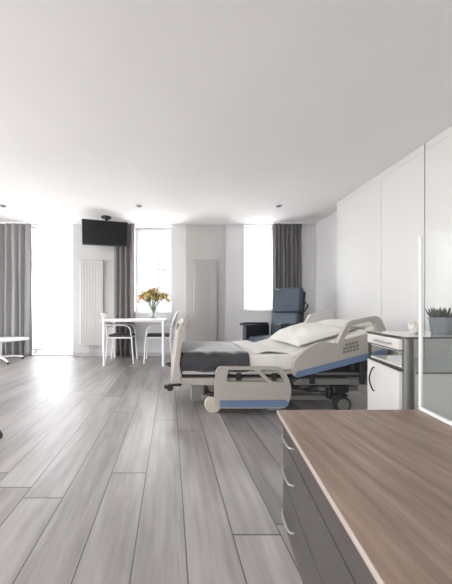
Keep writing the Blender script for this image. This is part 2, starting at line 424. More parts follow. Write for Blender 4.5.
# ------------------------------------------------------------------ curtains
def curtain(x0, x1, folds, amp, m, label, yc=BACK - 0.115, seed=1, gather=0.0):
    rnd = random.Random(seed)
    z0, z1 = 0.015, CEIL - 0.03
    n = folds * 12; rows = 14; ph = [rnd.uniform(-0.9, 0.9) for _ in range(folds + 2)]; am = [rnd.uniform(0.6, 1.15) for _ in range(folds + 2)]
    bm = nb(); grid = []
    for j in range(rows + 1):
        v = j / rows; z = z0 + (z1 - z0) * v; row = []
        for i in range(n + 1):
            u = i / n; fi = u * folds; k = int(fi)
            a = amp * am[k] * (0.75 + 0.35 * (1 - v)) * (1 if v < 0.97 else 0.7)
            w = ph[k] * (1 - (2 * (fi - k) - 1) ** 2) * 0.9 * (1 - 0.4 * v)
            y = yc + a * math.cos(2 * PI * fi + w) + 0.006 * math.sin(9 * v + fi * 1.7)
            xx = x0 + (x1 - x0) * u + 0.012 * math.sin(3.1 * v * (1 - v) * 4 + k * 2.3) * (1 - v) + gather * (u - 0.5) * (v * (1 - v)) * -0.4
            row.append(bm.verts.new((xx, y, z)))
        grid.append(row)
    for j in range(rows):
        for i in range(n): bm.faces.new((grid[j][i], grid[j][i + 1], grid[j + 1][i + 1], grid[j + 1][i]))
    t = thing('curtain', label, 'curtain', (0, 0, 0))
    o = obj('curtain_fabric', bm, m, t)
    md = o.modifiers.new('thick', 'SOLIDIFY'); md.thickness = 0.003
    h = nb(); bb(h, x0 - 0.02, x1 + 0.02, yc - 0.012, yc + 0.012, CEIL - 0.028, CEIL - 0.0005); obj('curtain_rail', h, 'window_plastic', t, bevel=0.003)
curtain(-3.72, -2.69, 8, 0.046, 'curtain_grey', 'light grey pleated curtain at the far left, beside the tall floor-length window', seed=3)
curtain(-1.085, -0.69, 4, 0.042, 'curtain_taupe', 'taupe pleated curtain behind the white dining table, below the television', seed=5)
curtain(1.985, 2.55, 7, 0.042, 'curtain_dark', 'dark grey pleated curtain in the corner behind the blue recliner', seed=8)

# ------------------------------------------------------------------ radiators
def radiator(cx, w, yw, m, label, bars):
    t = thing('vertical_radiator', label, 'radiator', (cx, yw, 0))
    z0, z1 = 0.225, 1.87
    b = nb(); bb(b, -w / 2, w / 2, -0.065, -0.028, z0, z1); obj('panel', b, m, t, bevel=0.006)
    k = 14
    for i in range(k):
        xx = -w / 2 + 0.02 + (w - 0.04) * (i + 0.5) / k
        b = nb(); bb(b, xx - 0.011, xx + 0.011, -0.073, -0.0655, z0 + 0.03, z1 - 0.04); obj('fin', b, m, t, bevel=0.003)
    b = nb(); bb(b, -w / 2 - 0.004, w / 2 + 0.004, -0.077, -0.02, z1 + 0.001, z1 + 0.014); obj('top_grille', b, m, t, bevel=0.003)
    for s in (-1, 1):
        b = nb(); bb(b, s * w * 0.3 - 0.015, s * w * 0.3 + 0.015, -0.0275, -0.0005, z1 - 0.2, z1 - 0.14); obj('bracket', b, m, t)
        b = nb(); tube(b, [(s * 0.03, -0.045, z0 - 0.001), (s * 0.03, -0.045, 0.0)], 0.007); obj('pipe', b, 'steel', t)
    b = nb(); cyl(b, (-0.05, -0.045, z0 - 0.04), (0.05, -0.045, z0 - 0.04), 0.012); cyl(b, (0.051, -0.045, z0 - 0.04), (0.10, -0.045, z0 - 0.04), 0.018); obj('valve', b, 'rail_metal', t)
radiator(-1.53, 0.455, BACK - 0.02, 'radiator_enamel', 'tall white vertical radiator on the wall beneath the television', True)
radiator(0.685, 0.46, BACK - 0.03, 'radiator_enamel_beige', 'tall beige vertical radiator on the greige pier behind the bed', True)

# ------------------------------------------------------------------ ceiling lights
for px, lab in ((3, 'leftmost of the three round recessed ceiling spotlights, at the picture edge'), (139, 'round recessed ceiling spotlight nearest the television'), (279, 'round recessed ceiling spotlight above the blue recliner, rightmost of three')):
    d = 250 * 1.78 / 109.0; x = (px - 170) / 250 * d
    t = thing('ceiling_spotlight', lab, 'ceiling light', (x, d, CEIL), group='recessed ceiling spotlights')
    b = nb(); lathe(b, [(0.034, -0.001), (0.034, -0.012), (0.050, -0.010), (0.054, -0.001)], n=28); obj('trim_ring', b, 'rail_metal', t)
    b = nb(); lathe(b, [(0.0, -0.004), (0.031, -0.004), (0.031, -0.010), (0.0, -0.007)], n=24); obj('lamp', b, 'dark_metal', t)

# ------------------------------------------------------------------ television
d0 = 4.50
t = thing('television', 'black flat television hanging from the ceiling on a short bracket', 'television', (-1.165, d0, 2.285), math.radians(0))
M_ = Matrix.Rotation(math.radians(13), 4, 'Z') @ Matrix.Rotation(math.radians(6), 4, 'X')
def tb(x0, x1, y0, y1, z0, z1):
    q = nb(); bb(q, x0, x1, y0, y1, z0, z1); q.transform(M_); return q
obj('casing', tb(-0.40, 0.40, 0.0, 0.045, -0.222, 0.222), 'black_plastic', t, bevel=0.008)
obj('screen', tb(-0.388, 0.388, -0.004, -0.0005, -0.203, 0.210), 'screen_glass', t)
obj('control_strip', tb(-0.388, 0.388, -0.004, -0.0005, -0.219, -0.205), 'edge_dark', t)
q = nb(); cyl(q, (0, 0.07, 0.05), (0, 0.07, CEIL - 2.285 - 0.02), 0.02); bb(q, -0.05, 0.05, 0.047, 0.085, -0.1, 0.1)
lathe(q, [(0.0, 0.0), (0.085, 0.0), (0.095, 0.019), (0.0, 0.0195)], c=(0, 0.07, CEIL - 2.285 - 0.02)); obj('ceiling_bracket', q, 'black_plastic', t)

# ------------------------------------------------------------------ wardrobe along the right
WX = 2.645; WN = 1.42
t = thing('wardrobe', 'floor-to-ceiling white handleless wardrobe along the right wall', 'wardrobe', (WX, WN, 0))
L_ = 3.965 - WN
b = nb(); bb(b, 0.02, XR - WX - 0.001, 0.0, L_, 0.0, CEIL - 0.001); obj('carcass', b, 'wardrobe_front', t)
b = nb(); bb(b, 0.002, 0.0195, 0.0, L_, CEIL - 0.075, CEIL - 0.001); obj('filler_strip', b, 'wardrobe_front', t, bevel=0.001)
b = nb(); bb(b, 0.012, 0.0195, 0.0, L_, 0.001, 0.078); obj('plinth', b, 'wardrobe_front', t)
seams = [0.0, 2.00 - WN, 2.595 - WN, 3.13 - WN, L_]
for s0, s1 in zip(seams, seams[1:]):
    b = nb(); bb(b, 0.0, 0.0195, s0 + 0.002, s1 - 0.002, 0.08, CEIL - 0.079); obj('door', b, 'wardrobe_front', t, bevel=0.0015)
# dark profile between the second and third door
b = nb(); bb(b, -0.004, 0.0195, 2.595 - WN - 0.0018, 2.595 - WN + 0.0018, 0.08, CEIL - 0.001); obj('gap_profile', b, 'bed_grey', t)
# ------------------------------------------------------------------ dining table
TX0, TX1, TY0, TY1, TZ = -1.08, -0.065, 3.90, 4.76, 0.745
t = thing('dining_table', 'white rectangular dining table carrying the vase of flowers', 'table', ((TX0 + TX1) / 2, (TY0 + TY1) / 2, 0))
hw, hd = (TX1 - TX0) / 2, (TY1 - TY0) / 2
b = nb(); prism(b, fillet([(-hw, -hd), (hw, -hd), (hw, hd), (-hw, hd)], 0.03), TZ - 0.024, TZ); obj('tabletop', b, 'table_white', t, bevel=0.004)
b = nb()
bb(b, -hw + 0.05, hw - 0.05, -hd + 0.03, -hd + 0.05, TZ - 0.042, TZ - 0.0245); bb(b, -hw + 0.05, hw - 0.05, hd - 0.05, hd - 0.03, TZ - 0.042, TZ - 0.0245)
bb(b, -hw + 0.03, -hw + 0.05, -hd + 0.05, hd - 0.05, TZ - 0.042, TZ - 0.0245); bb(b, hw - 0.05, hw - 0.03, -hd + 0.05, hd - 0.05, TZ - 0.042, TZ - 0.0245)
obj('apron', b, 'white_metal', t, bevel=0.002)
for sx in (-1, 1):
    for sy in (-1, 1):
        b = nb(); x_, y_ = sx * (hw - 0.04), sy * (hd - 0.04); cyl(b, (x_, y_, 0.008), (x_, y_, TZ - 0.0245), 0.020, 0.024); lg = obj('leg', b, 'white_metal', t)
        b = nb(); cyl(b, (x_, y_, 0.0), (x_, y_, 0.0078), 0.02); obj('foot', b, 'rail_metal', lg)

# ------------------------------------------------------------------ dining chairs (face +x at rest)
def dining_chair():
    t = thing('dining_chair', '', 'chair')
    b = nb(); prism(b, fillet([(-0.20, -0.21), (0.20, -0.22), (0.20, 0.22), (-0.20, 0.21)], 0.05), 0.445, 0.480); obj('seat', b, 'seat_black', t, bevel=0.012, segs=3)
    b = nb(); bb(b, -0.20, 0.20, -0.225, -0.205, 0.42, 0.4445); bb(b, -0.20, 0.20, 0.205, 0.225, 0.42, 0.4445); bb(b, -0.20, -0.18, -0.205, 0.205, 0.42, 0.4445); bb(b, 0.18, 0.20, -0.205, 0.205, 0.42, 0.4445); obj('seat_frame', b, 'white_metal', t, bevel=0.002)
    # curved back plate, leaning outwards
    b = nb(); n = 12; rows = []
    for j, (z, xo) in enumerate(((0.60, -0.232), (0.66, -0.246), (0.74, -0.272), (0.82, -0.305), (0.85, -0.322))):
        rows.append([b.verts.new((xo - 0.035 * math.cos(PI * (i / n - 0.5)), -0.215 + 0.43 * i / n, z + (0.012 * math.cos(PI * (i / n - 0.5)) if j == 4 else 0))) for i in range(n + 1)])
    for j in range(4):
        for i in range(n): b.faces.new((rows[j][i], rows[j][i + 1], rows[j + 1][i + 1], rows[j + 1][i]))
    o = obj('backrest', b, 'white_metal', t); md = o.modifiers.new('t', 'SOLIDIFY'); md.thickness = 0.016; md.offset = 0
    for s in (-1, 1):
        b = nb(); tube(b, smooth_path([(-0.245, s * 0.225, 0.0), (-0.215, s * 0.225, 0.25), (-0.205, s * 0.225, 0.45), (-0.235, s * 0.222, 0.64), (-0.302, s * 0.215, 0.825)]), 0.012); obj('leg', b, 'white_metal', t)
        b = nb(); tube(b, smooth_path([(0.235, s * 0.235, 0.0), (0.215, s * 0.235, 0.25), (0.20, s * 0.235, 0.45)]), 0.012); obj('leg', b, 'white_metal', t)
        b = nb(); tube(b, smooth_path([(0.195, s * 0.238, 0.46), (0.175, s * 0.242, 0.58), (0.11, s * 0.244, 0.635), (-0.05, s * 0.242, 0.645), (-0.232, s * 0.232, 0.64)]), 0.011); obj('armrest', b, 'white_metal', t)
    return t
c1 = dining_chair(); c1.location = (-0.84, 4.40, 0)
c1['label'] = 'white armchair with black seat, left of the table, back against the radiator side'
c1['group'] = 'chairs at the dining table'
c2 = copy_tree(c1); c2.location = (-0.20, 4.40, 0); c2.rotation_euler = (0, 0, PI)
c2['label'] = 'white armchair with black seat, right of the table, nearest the bed'

# ------------------------------------------------------------------ vase with flowers
VX, VY = -0.275, 4.16
t = thing('flower_vase', 'clear glass vase on the white dining table', 'vase', (VX, VY, TZ))
b = nb(); lathe(b, [(0.0, 0.0005), (0.058, 0.0005), (0.080, 0.03), (0.083, 0.07), (0.066, 0.125), (0.058, 0.16), (0.074, 0.195), (0.071, 0.195), (0.055, 0.16), (0.063, 0.125), (0.079, 0.07), (0.076, 0.032), (0.055, 0.008), (0.0, 0.008)], n=28); obj('glass_body', b, 'vase_glass', t)
b = nb(); lathe(b, [(0.0, 0.009), (0.054, 0.009), (0.074, 0.033), (0.077, 0.07), (0.064, 0.115), (0.0, 0.115)], n=28); obj('vase_water', b, 'water', t)
def bloom_mesh(bm, base, axis, size, rnd):
    q = axis.to_track_quat('Z', 'Y').to_matrix().to_4x4(); base = V(base)
    for ring, (cnt, spread, ln) in enumerate(((3, 0.20, 1.0), (3, 0.34, 0.98), (4, 0.62, 0.85))):
        for k in range(cnt):
            a = 2 * PI * (k / cnt) + ring * 1.05 + rnd.uniform(-.15, .15)
            Mx = Matrix.Translation(base) @ q @ Matrix.Rotation(a, 4, 'Z') @ Matrix.Rotation(spread, 4, 'Y')
            g = []
            for j in range(6):
                v = j / 5; w = size * 0.34 * math.sin(PI * min(1, 0.16 + v * 0.86)) ** 0.7 * (1 if j < 5 else 0.15)
                cur = size * 0.30 * math.sin(PI * v) 
                g.append([bm.verts.new(Mx @ V((cur * (1 - 0.35 * (s * s)) + 0.002, s * w, v * size * ln))) for s in (-1, -0.5, 0, 0.5, 1)])
            for j in range(5):
                for i in range(4): bm.faces.new((g[j][i], g[j][i + 1], g[j + 1][i + 1], g[j + 1][i]))
rnd = random.Random(11)
cols = ['petal_orange', 'petal_yellow', 'petal_cream']
names = {'petal_orange': 'orange', 'petal_yellow': 'yellow', 'petal_cream': 'cream'}
NF = 40
for k in range(NF):
    u = (k + 0.5) / NF; ang = k * 2.39996
    rad = math.sqrt(u)
    hx = 0.235 * rad * math.cos(ang); hy = 0.16 * rad * math.sin(ang)
    hz = 0.43 - 0.075 * rad ** 2 + rnd.uniform(-0.075, 0.03)
    head = V((hx, hy, hz)); neck = V((hx * 0.20, hy * 0.25, 0.175)); foot = V((-hx * 0.13, -hy * 0.15, 0.016))
    c = cols[(k * 7 + (0 if hx < 0 else 1)) % 3]
    side = 'left' if hx < -0.07 else ('right' if hx > 0.07 else 'middle')
    lvl = 'low' if hz < 0.36 else ('high' if hz > 0.42 else 'halfway up')
    fore = 'front' if hy < 0 else 'back'
    t = thing('cut_flower', '%s flower %s in the %s of the bouquet, towards the %s' % (names[c], lvl, side, fore), 'flower', (VX, VY, TZ), group='%s blooms %s at the %s, %s of the bouquet' % (names[c], lvl, side, fore))
    path = smooth_path([foot, neck, neck.lerp(head, 0.55) + V((0, 0, 0.02)), head], 5)
    b = nb(); tube(b, path, 0.0028, n=6); obj('stem', b, 'stem_green', t)
    ax = (V((hx * 1.3, hy * 1.3 - 0.03, 0.14))).normalized()
    b = nb(); bloom_mesh(b, head, ax, rnd.uniform(0.058, 0.074), rnd); obj('bloom', b, c, t)
    b = nb()
    for q in range(3):
        p = path[-5 + q * 2]; dr = V((hx + rnd.uniform(-.1, .1), hy + rnd.uniform(-.1, .1), 0.06 + rnd.uniform(0, .08))).normalized()
        sd = dr.cross(V((0, 0, 1))).normalized(); ln = rnd.uniform(0.09, 0.14); g = []
        for j in range(6):
            v = j / 5; w = 0.017 * math.sin(PI * min(1, 0.1 + 0.9 * v)) + 0.0008
            cpt = p + dr * ln * v + V((0, 0, 0.03 * math.sin(PI * v) - 0.02 * v))
            g.append([b.verts.new(cpt - sd * w), b.verts.new(cpt - V((0, 0, 0.004))), b.verts.new(cpt + sd * w)])
        for j in range(5):
            for i in range(2): b.faces.new((g[j][i], g[j][i + 1], g[j + 1][i + 1], g[j + 1][i]))
    obj('leaf', b, 'leaf_green', t)

# ------------------------------------------------------------------ round coffee table at the left edge
t = thing('coffee_table', 'low round white coffee table on a white star base, cut by the left picture edge', 'table', (-2.95, 4.33, 0))
b = nb(); lathe(b, [(0.0, 0.375), (0.43, 0.375), (0.445, 0.382), (0.445, 0.396), (0.438, 0.40), (0.0, 0.40)], n=64); obj('tabletop', b, 'table_white', t)
b = nb(); lathe(b, [(0.05, 0.06), (0.036, 0.07), (0.036, 0.30), (0.05, 0.355), (0.10, 0.3745)], n=24); obj('pedestal', b, 'white_metal', t)
for k in range(4):
    a = math.radians(-38 + 90 * k); ca, sa = math.cos(a), math.sin(a)
    b = nb(); tube(b, smooth_path([(0.02 * ca, 0.02 * sa, 0.085), (0.2 * ca, 0.2 * sa, 0.075), (0.38 * ca, 0.38 * sa, 0.045)]), [0.02] * 6 + [0.017] * 6 + [0.013]); f = obj('foot_bar', b, 'white_metal', t)
    b = nb(); x_, y_ = 0.37 * ca, 0.37 * sa; cyl(b, (x_, y_ - 0.012, 0.0205), (x_, y_ + 0.012, 0.0205), 0.0205); bb(b, x_ - 0.006, x_ + 0.006, y_ - 0.006, y_ + 0.006, 0.03, 0.045); obj('castor', b, 'black_plastic', f)
# rolling overbed table whose castor pokes in at the lower left
t = thing('overbed_table', 'rolling side table mostly outside the left edge, only its black castor in view', 'table', (-1.135, 1.64, 0))
b = nb(); cyl(b, (0, -0.014, 0.03), (0, 0.014, 0.03), 0.03); bb(b, -0.012, 0.012, -0.02, 0.02, 0.045, 0.062); obj('castor', b, 'black_plastic', t, bevel=0.002)
b = nb(); cyl(b, (0, 0.586, 0.03), (0, 0.614, 0.03), 0.03); bb(b, -0.012, 0.012, 0.58, 0.62, 0.045, 0.062); b.transform(Matrix.Translation((-0.45, 0, 0))); obj('castor', b, 'black_plastic', t, bevel=0.002)
b = nb(); bb(b, -0.75, 0.0, -0.02, 0.02, 0.0625, 0.09); bb(b, -0.75, -0.4, 0.58, 0.62, 0.0625, 0.09); bb(b, -0.78, -0.74, -0.02, 0.62, 0.0625, 0.09); obj('base_frame', b, 'white_metal', t, bevel=0.004)
b = nb(); cyl(b, (-0.73, -0.04, 0.031), (-0.73, -0.01, 0.031), 0.03); cyl(b, (-0.73, 0.60, 0.031), (-0.73, 0.64, 0.031), 0.03); obj('castor', b, 'black_plastic', t)
b = nb(); bb(b, -0.78, -0.73, 0.27, 0.33, 0.09, 0.76); obj('post', b, 'white_metal', t, bevel=0.004)
b = nb(); bb(b, -0.95, -0.55, -0.08, 0.68, 0.7605, 0.785); obj('tabletop', b, 'table_white', t, bevel=0.006)

# ------------------------------------------------------------------ blue recliner
t = thing('recliner_armchair', 'slate-blue high-backed recliner armchair standing between bed and corner curtain', 'armchair', (1.585, 3.74, 0), math.radians(36))
# local: faces -x, width along y
Mb = Matrix.Translation((0.20, 0, 0.46)) @ Matrix.Rotation(math.radians(9), 4, 'Y')
def cushion(x0, x1, y0, y1, z0, z1, M=None):
    q = nb(); bb(q, x0, x1, y0, y1, z0, z1)
    if M is not None: q.transform(M)
    return q
obj('backrest', cushion(-0.02, 0.08, -0.225, 0.225, 0.40, 0.79, Mb), 'chair_blue', t, bevel=0.035, segs=4)
obj('lumbar_cushion', cushion(-0.04, 0.08, -0.215, 0.215, -0.02, 0.398, Mb), 'chair_blue_light', t, bevel=0.04, segs=4)
obj('back_shell', cushion(0.081, 0.125, -0.235, 0.235, -0.02, 0.74, Mb), 'chair_navy', t, bevel=0.015)
obj('seat', cushion(-0.34, 0.19, -0.25, 0.25, 0.36, 0.50), 'chair_blue_light', t, bevel=0.04, segs=4)
obj('leg_rest', cushion(-0.42, -0.345, -0.24, 0.24, 0.12, 0.46), 'chair_blue', t, bevel=0.025, segs=3)
obj('underframe', cushion(-0.30, 0.28, -0.24, 0.24, 0.14, 0.358), 'dark_metal', t, bevel=0.01)
for s in (-1, 1):
    y0, y1 = (0.256, 0.325) if s > 0 else (-0.325, -0.256)
    b = nb(); bb(b, -0.37, 0.24, y0, y1, 0.16, 0.665); obj('side_panel', b, 'chair_navy', t, bevel=0.015)
    b = nb(); q = smooth_path([(-0.43, 0, 0.675), (-0.36, 0, 0.692), (-0.1, 0, 0.688), (0.2, 0, 0.682)], 5)
    vs = []
    for p in q:
        w = 0.042
        vs.append([b.verts.new((p.x, (y0 + y1) / 2 + sy * w, p.z + dz)) for sy, dz in ((-1, -0.018), (1, -0.018), (1, 0.014), (-1, 0.014))])
    for A, B in zip(vs, vs[1:]):
        for k in range(4): b.faces.new((A[k], A[(k + 1) % 4], B[(k + 1) % 4], B[k]))
    b.faces.new(vs[0][::-1]); b.faces.new(vs[-1]); 
    obj('armrest', b, 'chair_navy', t, bevel=0.01, segs=3)
    for xx in (-0.28, 0.25):
        b = nb(); yy = s * 0.27; cyl(b, (xx, yy - 0.012, 0.04), (xx, yy + 0.012, 0.04), 0.04); bb(b, xx - 0.012, xx + 0.012, yy - 0.017, yy + 0.017, 0.06, 0.16); obj('castor', b, 'black_plastic', t)
b = nb(); tube(b, smooth_path([(0.36, -0.265, 0.90), (0.39, -0.27, 0.93), (0.42, -0.265, 0.97)]), 0.012)
tube(b, smooth_path([(0.36, -0.265, 0.90), (0.33, -0.26, 0.87), (0.325, -0.235, 0.85)]), 0.010); obj('lever', b, 'black_plastic', t)
b = nb(); tube(b, smooth_path([(0.37, -0.22, 0.98), (0.44, -0.2, 1.0), (0.44, 0.2, 1.0), (0.37, 0.22, 0.98)]), 0.011); obj('push_handle', b, 'dark_metal', t)

# ------------------------------------------------------------------ hospital bed
BN, BF = 2.13, 3.05             # near and far side of the mattress
t = bed = thing('hospital_bed', 'beige and blue adjustable hospital bed with raised head section', 'bed', (0, 0, 0))
# mattress profile: flat, then raised
def prof(off):
    z = 0.485; k = 0.335; ang = math.radians(17)
    pts = [(0.105, z), (0.60, z), (0.98, z), (1.06, z + 0.01), (1.12, z + 0.027)]
    for s in (0.2, 0.45, 0.74): pts.append((1.10 + s * math.cos(ang), z + 0.022 + s * math.sin(ang)))
    return pts
top = [p for p in prof(0)]
def thick_profile(bm, tp, th, y0, y1, yseg=1, x_range=None, lift=0.0, puff=0.0):
    nrm = []
    for i in range(len(tp)):
        a = V(tp[max(0, i - 1)]); c = V(tp[min(len(tp) - 1, i + 1)]); d = (c - a).normalized(); nrm.append(V((-d.y, d.x)))
    up = [(V(p) + n_ * lift) for p, n_ in zip(tp, nrm)]; lo = [(V(p) - n_ * th) for p, n_ in zip(tp, nrm)]
    ys = [y0 + (y1 - y0) * k / yseg for k in range(yseg + 1)]
    U = [[bm.verts.new((p.x, y, p.y)) for p in up] for y in ys]; Lw = [[bm.verts.new((p.x, y, p.y)) for p in lo] for y in ys]
    n = len(tp)
    for k in range(yseg):
        for i in range(n - 1):
            bm.faces.new((U[k][i], U[k][i + 1], U[k + 1][i + 1], U[k + 1][i])); bm.faces.new((Lw[k][i], Lw[k][i + 1], Lw[k + 1][i + 1], Lw[k + 1][i]))
        bm.faces.new((U[k][0], U[k + 1][0], Lw[k + 1][0], Lw[k][0])); bm.faces.new((U[k][-1], U[k + 1][-1], Lw[k + 1][-1], Lw[k][-1]))
    for i in range(n - 1):
        bm.faces.new((U[0][i], U[0][i + 1], Lw[0][i + 1], Lw[0][i])); bm.faces.new((U[-1][i], U[-1][i + 1], Lw[-1][i + 1], Lw[-1][i]))
b = nb(); thick_profile(b, top, 0.14, BN, BF); obj('mattress', b, 'white_sheet', bed, bevel=0.02, segs=3)
b = nb(); dk = [(x_, z_ - 0.142) for x_, z_ in top]; thick_profile(b, dk, 0.028, BN + 0.0, BF - 0.0); obj('mattress_deck', b, 'bed_pale', bed, bevel=0.003)
# main chassis beams
b = nb()
bb(b, 0.09, 1.0, BN - 0.01, BN + 0.04, 0.225, 0.285); obj('side_beam', b, 'bed_beige', bed, bevel=0.006)
b = nb(); bb(b, 0.09, 1.0, BF - 0.04, BF + 0.01, 0.225, 0.285); obj('side_beam', b, 'bed_beige', bed, bevel=0.006)
b = nb(); bb(b, 1.001, 1.885, BN - 0.01, BN + 0.04, 0.225, 0.28); obj('side_beam', b, 'bed_grey', bed, bevel=0.006)
b = nb(); bb(b, 1.001, 1.885, BF - 0.04, BF + 0.01, 0.225, 0.28); obj('side_beam', b, 'bed_grey', bed, bevel=0.006)
b = nb()
bb(b, 1.24, 1.62, 2.19, 2.34, 0.29, 0.42); bb(b, 1.36, 1.54, 2.175, 2.30, 0.155, 0.29); bb(b, 1.10, 1.30, 2.3, 2.5, 0.29, 0.345)
obj('lift_housing', b, 'dark_metal', bed, bevel=0.012)
b = nb()
for xx in (0.11, 0.55, 1.0, 1.5, 1.9): bb(b, xx, xx + 0.05, BN + 0.041, BF - 0.041, 0.235, 0.275)
bb(b, 0.12, 1.9, BN + 0.02, BN + 0.06, 0.287, 0.30)
obj('cross_member', b, 'dark_metal', bed, bevel=0.003)
# lifting columns and under-carriage
for xx, w, mm in ((0.185, 0.12, 'bed_grey'), (1.42, 0.15, 'bed_grey')):
    b = nb(); bb(b, xx, xx + w, 2.20 if xx < 1 else 2.42, 2.34 if xx < 1 else 2.62, 0.06 if xx < 1 else 0.12, 0.30); obj('lifting_column', b, mm, bed, bevel=0.01)
b = nb()
bb(b, 0.28, 1.50, 2.16, 2.21, 0.085, 0.125); bb(b, 0.28, 1.50, 2.95, 3.0, 0.085, 0.125)
for xx in (0.30, 1.42): bb(b, xx, xx + 0.07, 2.211, 2.949, 0.085, 0.125)
obj('base_frame', b, 'bed_grey', bed, bevel=0.006)
b = nb()
bb(b, 1.22, 1.40, 2.24, 2.38, 0.13, 0.23); bb(b, 1.30, 1.46, 2.2, 2.5, 0.29, 0.36); cyl(b, (0.5, 2.3, 0.20), (1.25, 2.3, 0.19), 0.022); cyl(b, (0.7, 2.5, 0.16), (1.3, 2.5, 0.32), 0.026)
bb(b, 0.62, 0.80, 2.25, 2.42, 0.14, 0.22)
obj('actuator', b, 'dark_metal', bed, bevel=0.008)
b = nb(); bb(b, 1.02, 1.62, 2.155, 2.20, 0.165, 0.205); bb(b, 1.05, 1.85, 2.16, 2.19, 0.30, 0.325); obj('frame_bar', b, 'bed_grey', bed, bevel=0.005)
b = nb(); 
for k in range(3):
    tube(b, smooth_path([(1.08 + k * 0.03, 2.13, 0.33), (1.02, 2.12, 0.26 - k * 0.02), (1.12, 2.13, 0.19), (1.25, 2.15, 0.17 + 0.02 * k), (1.4, 2.2, 0.22)]), 0.006, n=8)
tube(b, smooth_path([(1.55, 2.2, 0.40), (1.66, 2.16, 0.36), (1.72, 2.2, 0.42), (1.80, 2.15, 0.37), (1.86, 2.2, 0.44)]), 0.007, n=8)
obj('cable', b, 'black_plastic', bed)
b = nb(); bb(b, 1.56, 1.86, 2.14, 2.26, 0.34, 0.42); obj('control_box', b, 'dark_metal', bed, bevel=0.012)
for xx, yy in ((0.36, 2.11), (1.45, 2.11), (0.36, 3.04), (1.45, 3.04)):
    t_ = nb(); cyl(t_, (xx, yy - 0.018, 0.070), (xx, yy + 0.018, 0.070), 0.070, n=32); w_ = obj('castor', t_, 'bed_cream' if xx < 1 else 'dark_metal', bed, bevel=0.006, segs=3)
    t_ = nb(); cyl(t_, (xx, yy - 0.0215, 0.070), (xx, yy + 0.0215, 0.070), 0.030 if xx < 1 else 0.048, n=24); obj('hub', t_, 'bed_cream' if xx < 1 else 'bed_grey', w_)
    if xx > 1:
        t_ = nb(); bb(t_, xx - 0.075, xx + 0.055, yy - 0.01, yy + 0.06, 0.166, 0.222); bb(t_, xx - 0.11, xx - 0.076, yy - 0.0, yy + 0.05, 0.11, 0.2); obj('brake_pedal', t_, 'black_plastic', w_, bevel=0.008)
    t_ = nb(); cyl(t_, (xx, yy + (0.0 if yy < 2.5 else 0), 0.141), (xx, yy, 0.165), 0.03, n=20); bb(t_, xx - 0.03, xx + 0.03, yy - 0.03, yy + 0.05, 0.142, 0.16); bb(t_, xx - 0.025, xx + 0.025, yy + 0.0225, yy + 0.035, 0.05, 0.15); obj('castor_fork', t_, 'black_plastic', w_, bevel=0.003)
# footboard
b = nb()
oy = fillet([(BN - 0.05, 0.235), (BF + 0.02, 0.235), (BF + 0.02, 0.70), (BF - 0.07, 0.78), (BN + 0.02, 0.78), (BN - 0.05, 0.72)], 0.05)
hole = fillet([(BN + 0.10, 0.66), (BF - 0.15, 0.66), (BF - 0.18, 0.735), (BN + 0.13, 0.735)], 0.03)
plate(b, oy, [hole], -0.018, 0.018)
# plate lies in XZ; turn to YZ and bend so that it bows outward at the bottom
for v in b.verts:
    x_, y_, z_ = v.co; s_ = (z_ - 0.235) / 0.545
    v.co = (0.032 + y_ * 1.2 + 0.065 * s_ + 0.012 * math.sin(PI * s_) + (0.05 * ((s_ - 0.8) / 0.2) ** 2 if s_ > 0.8 else 0), x_, z_)
obj('footboard', b, 'bed_beige', bed, bevel=0.008, segs=3)
b = nb()
for yy in (BN - 0.03, BF): 
    cyl(b, (0.00, yy - 0.02, 0.215), (0.00, yy + 0.02, 0.215), 0.028); bb(b, -0.005, 0.095, yy - 0.012, yy + 0.012, 0.225, 0.245); cyl(b, (-0.03, yy, 0.205), (-0.03, yy, 0.235), 0.02)
obj('bumper', b, 'black_plastic', bed, bevel=0.003)
b = nb(); bb(b, 1.90, 1.935, BN, BF, 0.22, 0.655); obj('headboard', b, 'bed_beige', bed, bevel=0.012)
# near foot-end side rail
RD = 2.055
def pp(l, d=RD): return [P(a, c, d) for a, c in l]
def rail(name, outer, holes, d, th, m, rad=0.03, hr=0.02):
    b = nb(); plate(b, fillet(pp(outer, d), rad), [fillet(pp(h_, d), hr) for h_ in holes], d, d + th); return obj(name, b, m, bed, bevel=0.007, segs=3)
r1 = rail('foot_side_rail', [(217, 366.5), (283.5, 367.5), (293, 388.5), (287.5, 408.5), (219, 408.5), (214.5, 403.5), (215, 384)],
     [[(228, 370), (254.5, 370), (267.5, 382), (226.5, 382)], [(259.5, 370), (278, 370.5), (285.5, 382), (272.5, 382)]], RD, 0.035, 'bed_beige', [0.05, 0.06, 0.08, 0.05, 0.05, 0.03, 0.0], 0.018)
b = nb(); plate(b, fillet(pp([(219.5, 400.2), (285, 399.8), (289, 402.5), (286.5, 407.3), (220, 407.3)]), 0.01), [], RD - 0.003, RD - 0.0003); obj('blue_strip', b, 'bed_blue', r1)
b = nb(); bb(b, *[P(268, 0, RD)[0], P(279, 0, RD)[0]], RD + 0.004, RD + 0.03, P(0, 410.6, RD)[1], P(0, 408.9, RD)[1]); obj('release_catch', b, 'bed_blue', r1, bevel=0.002)
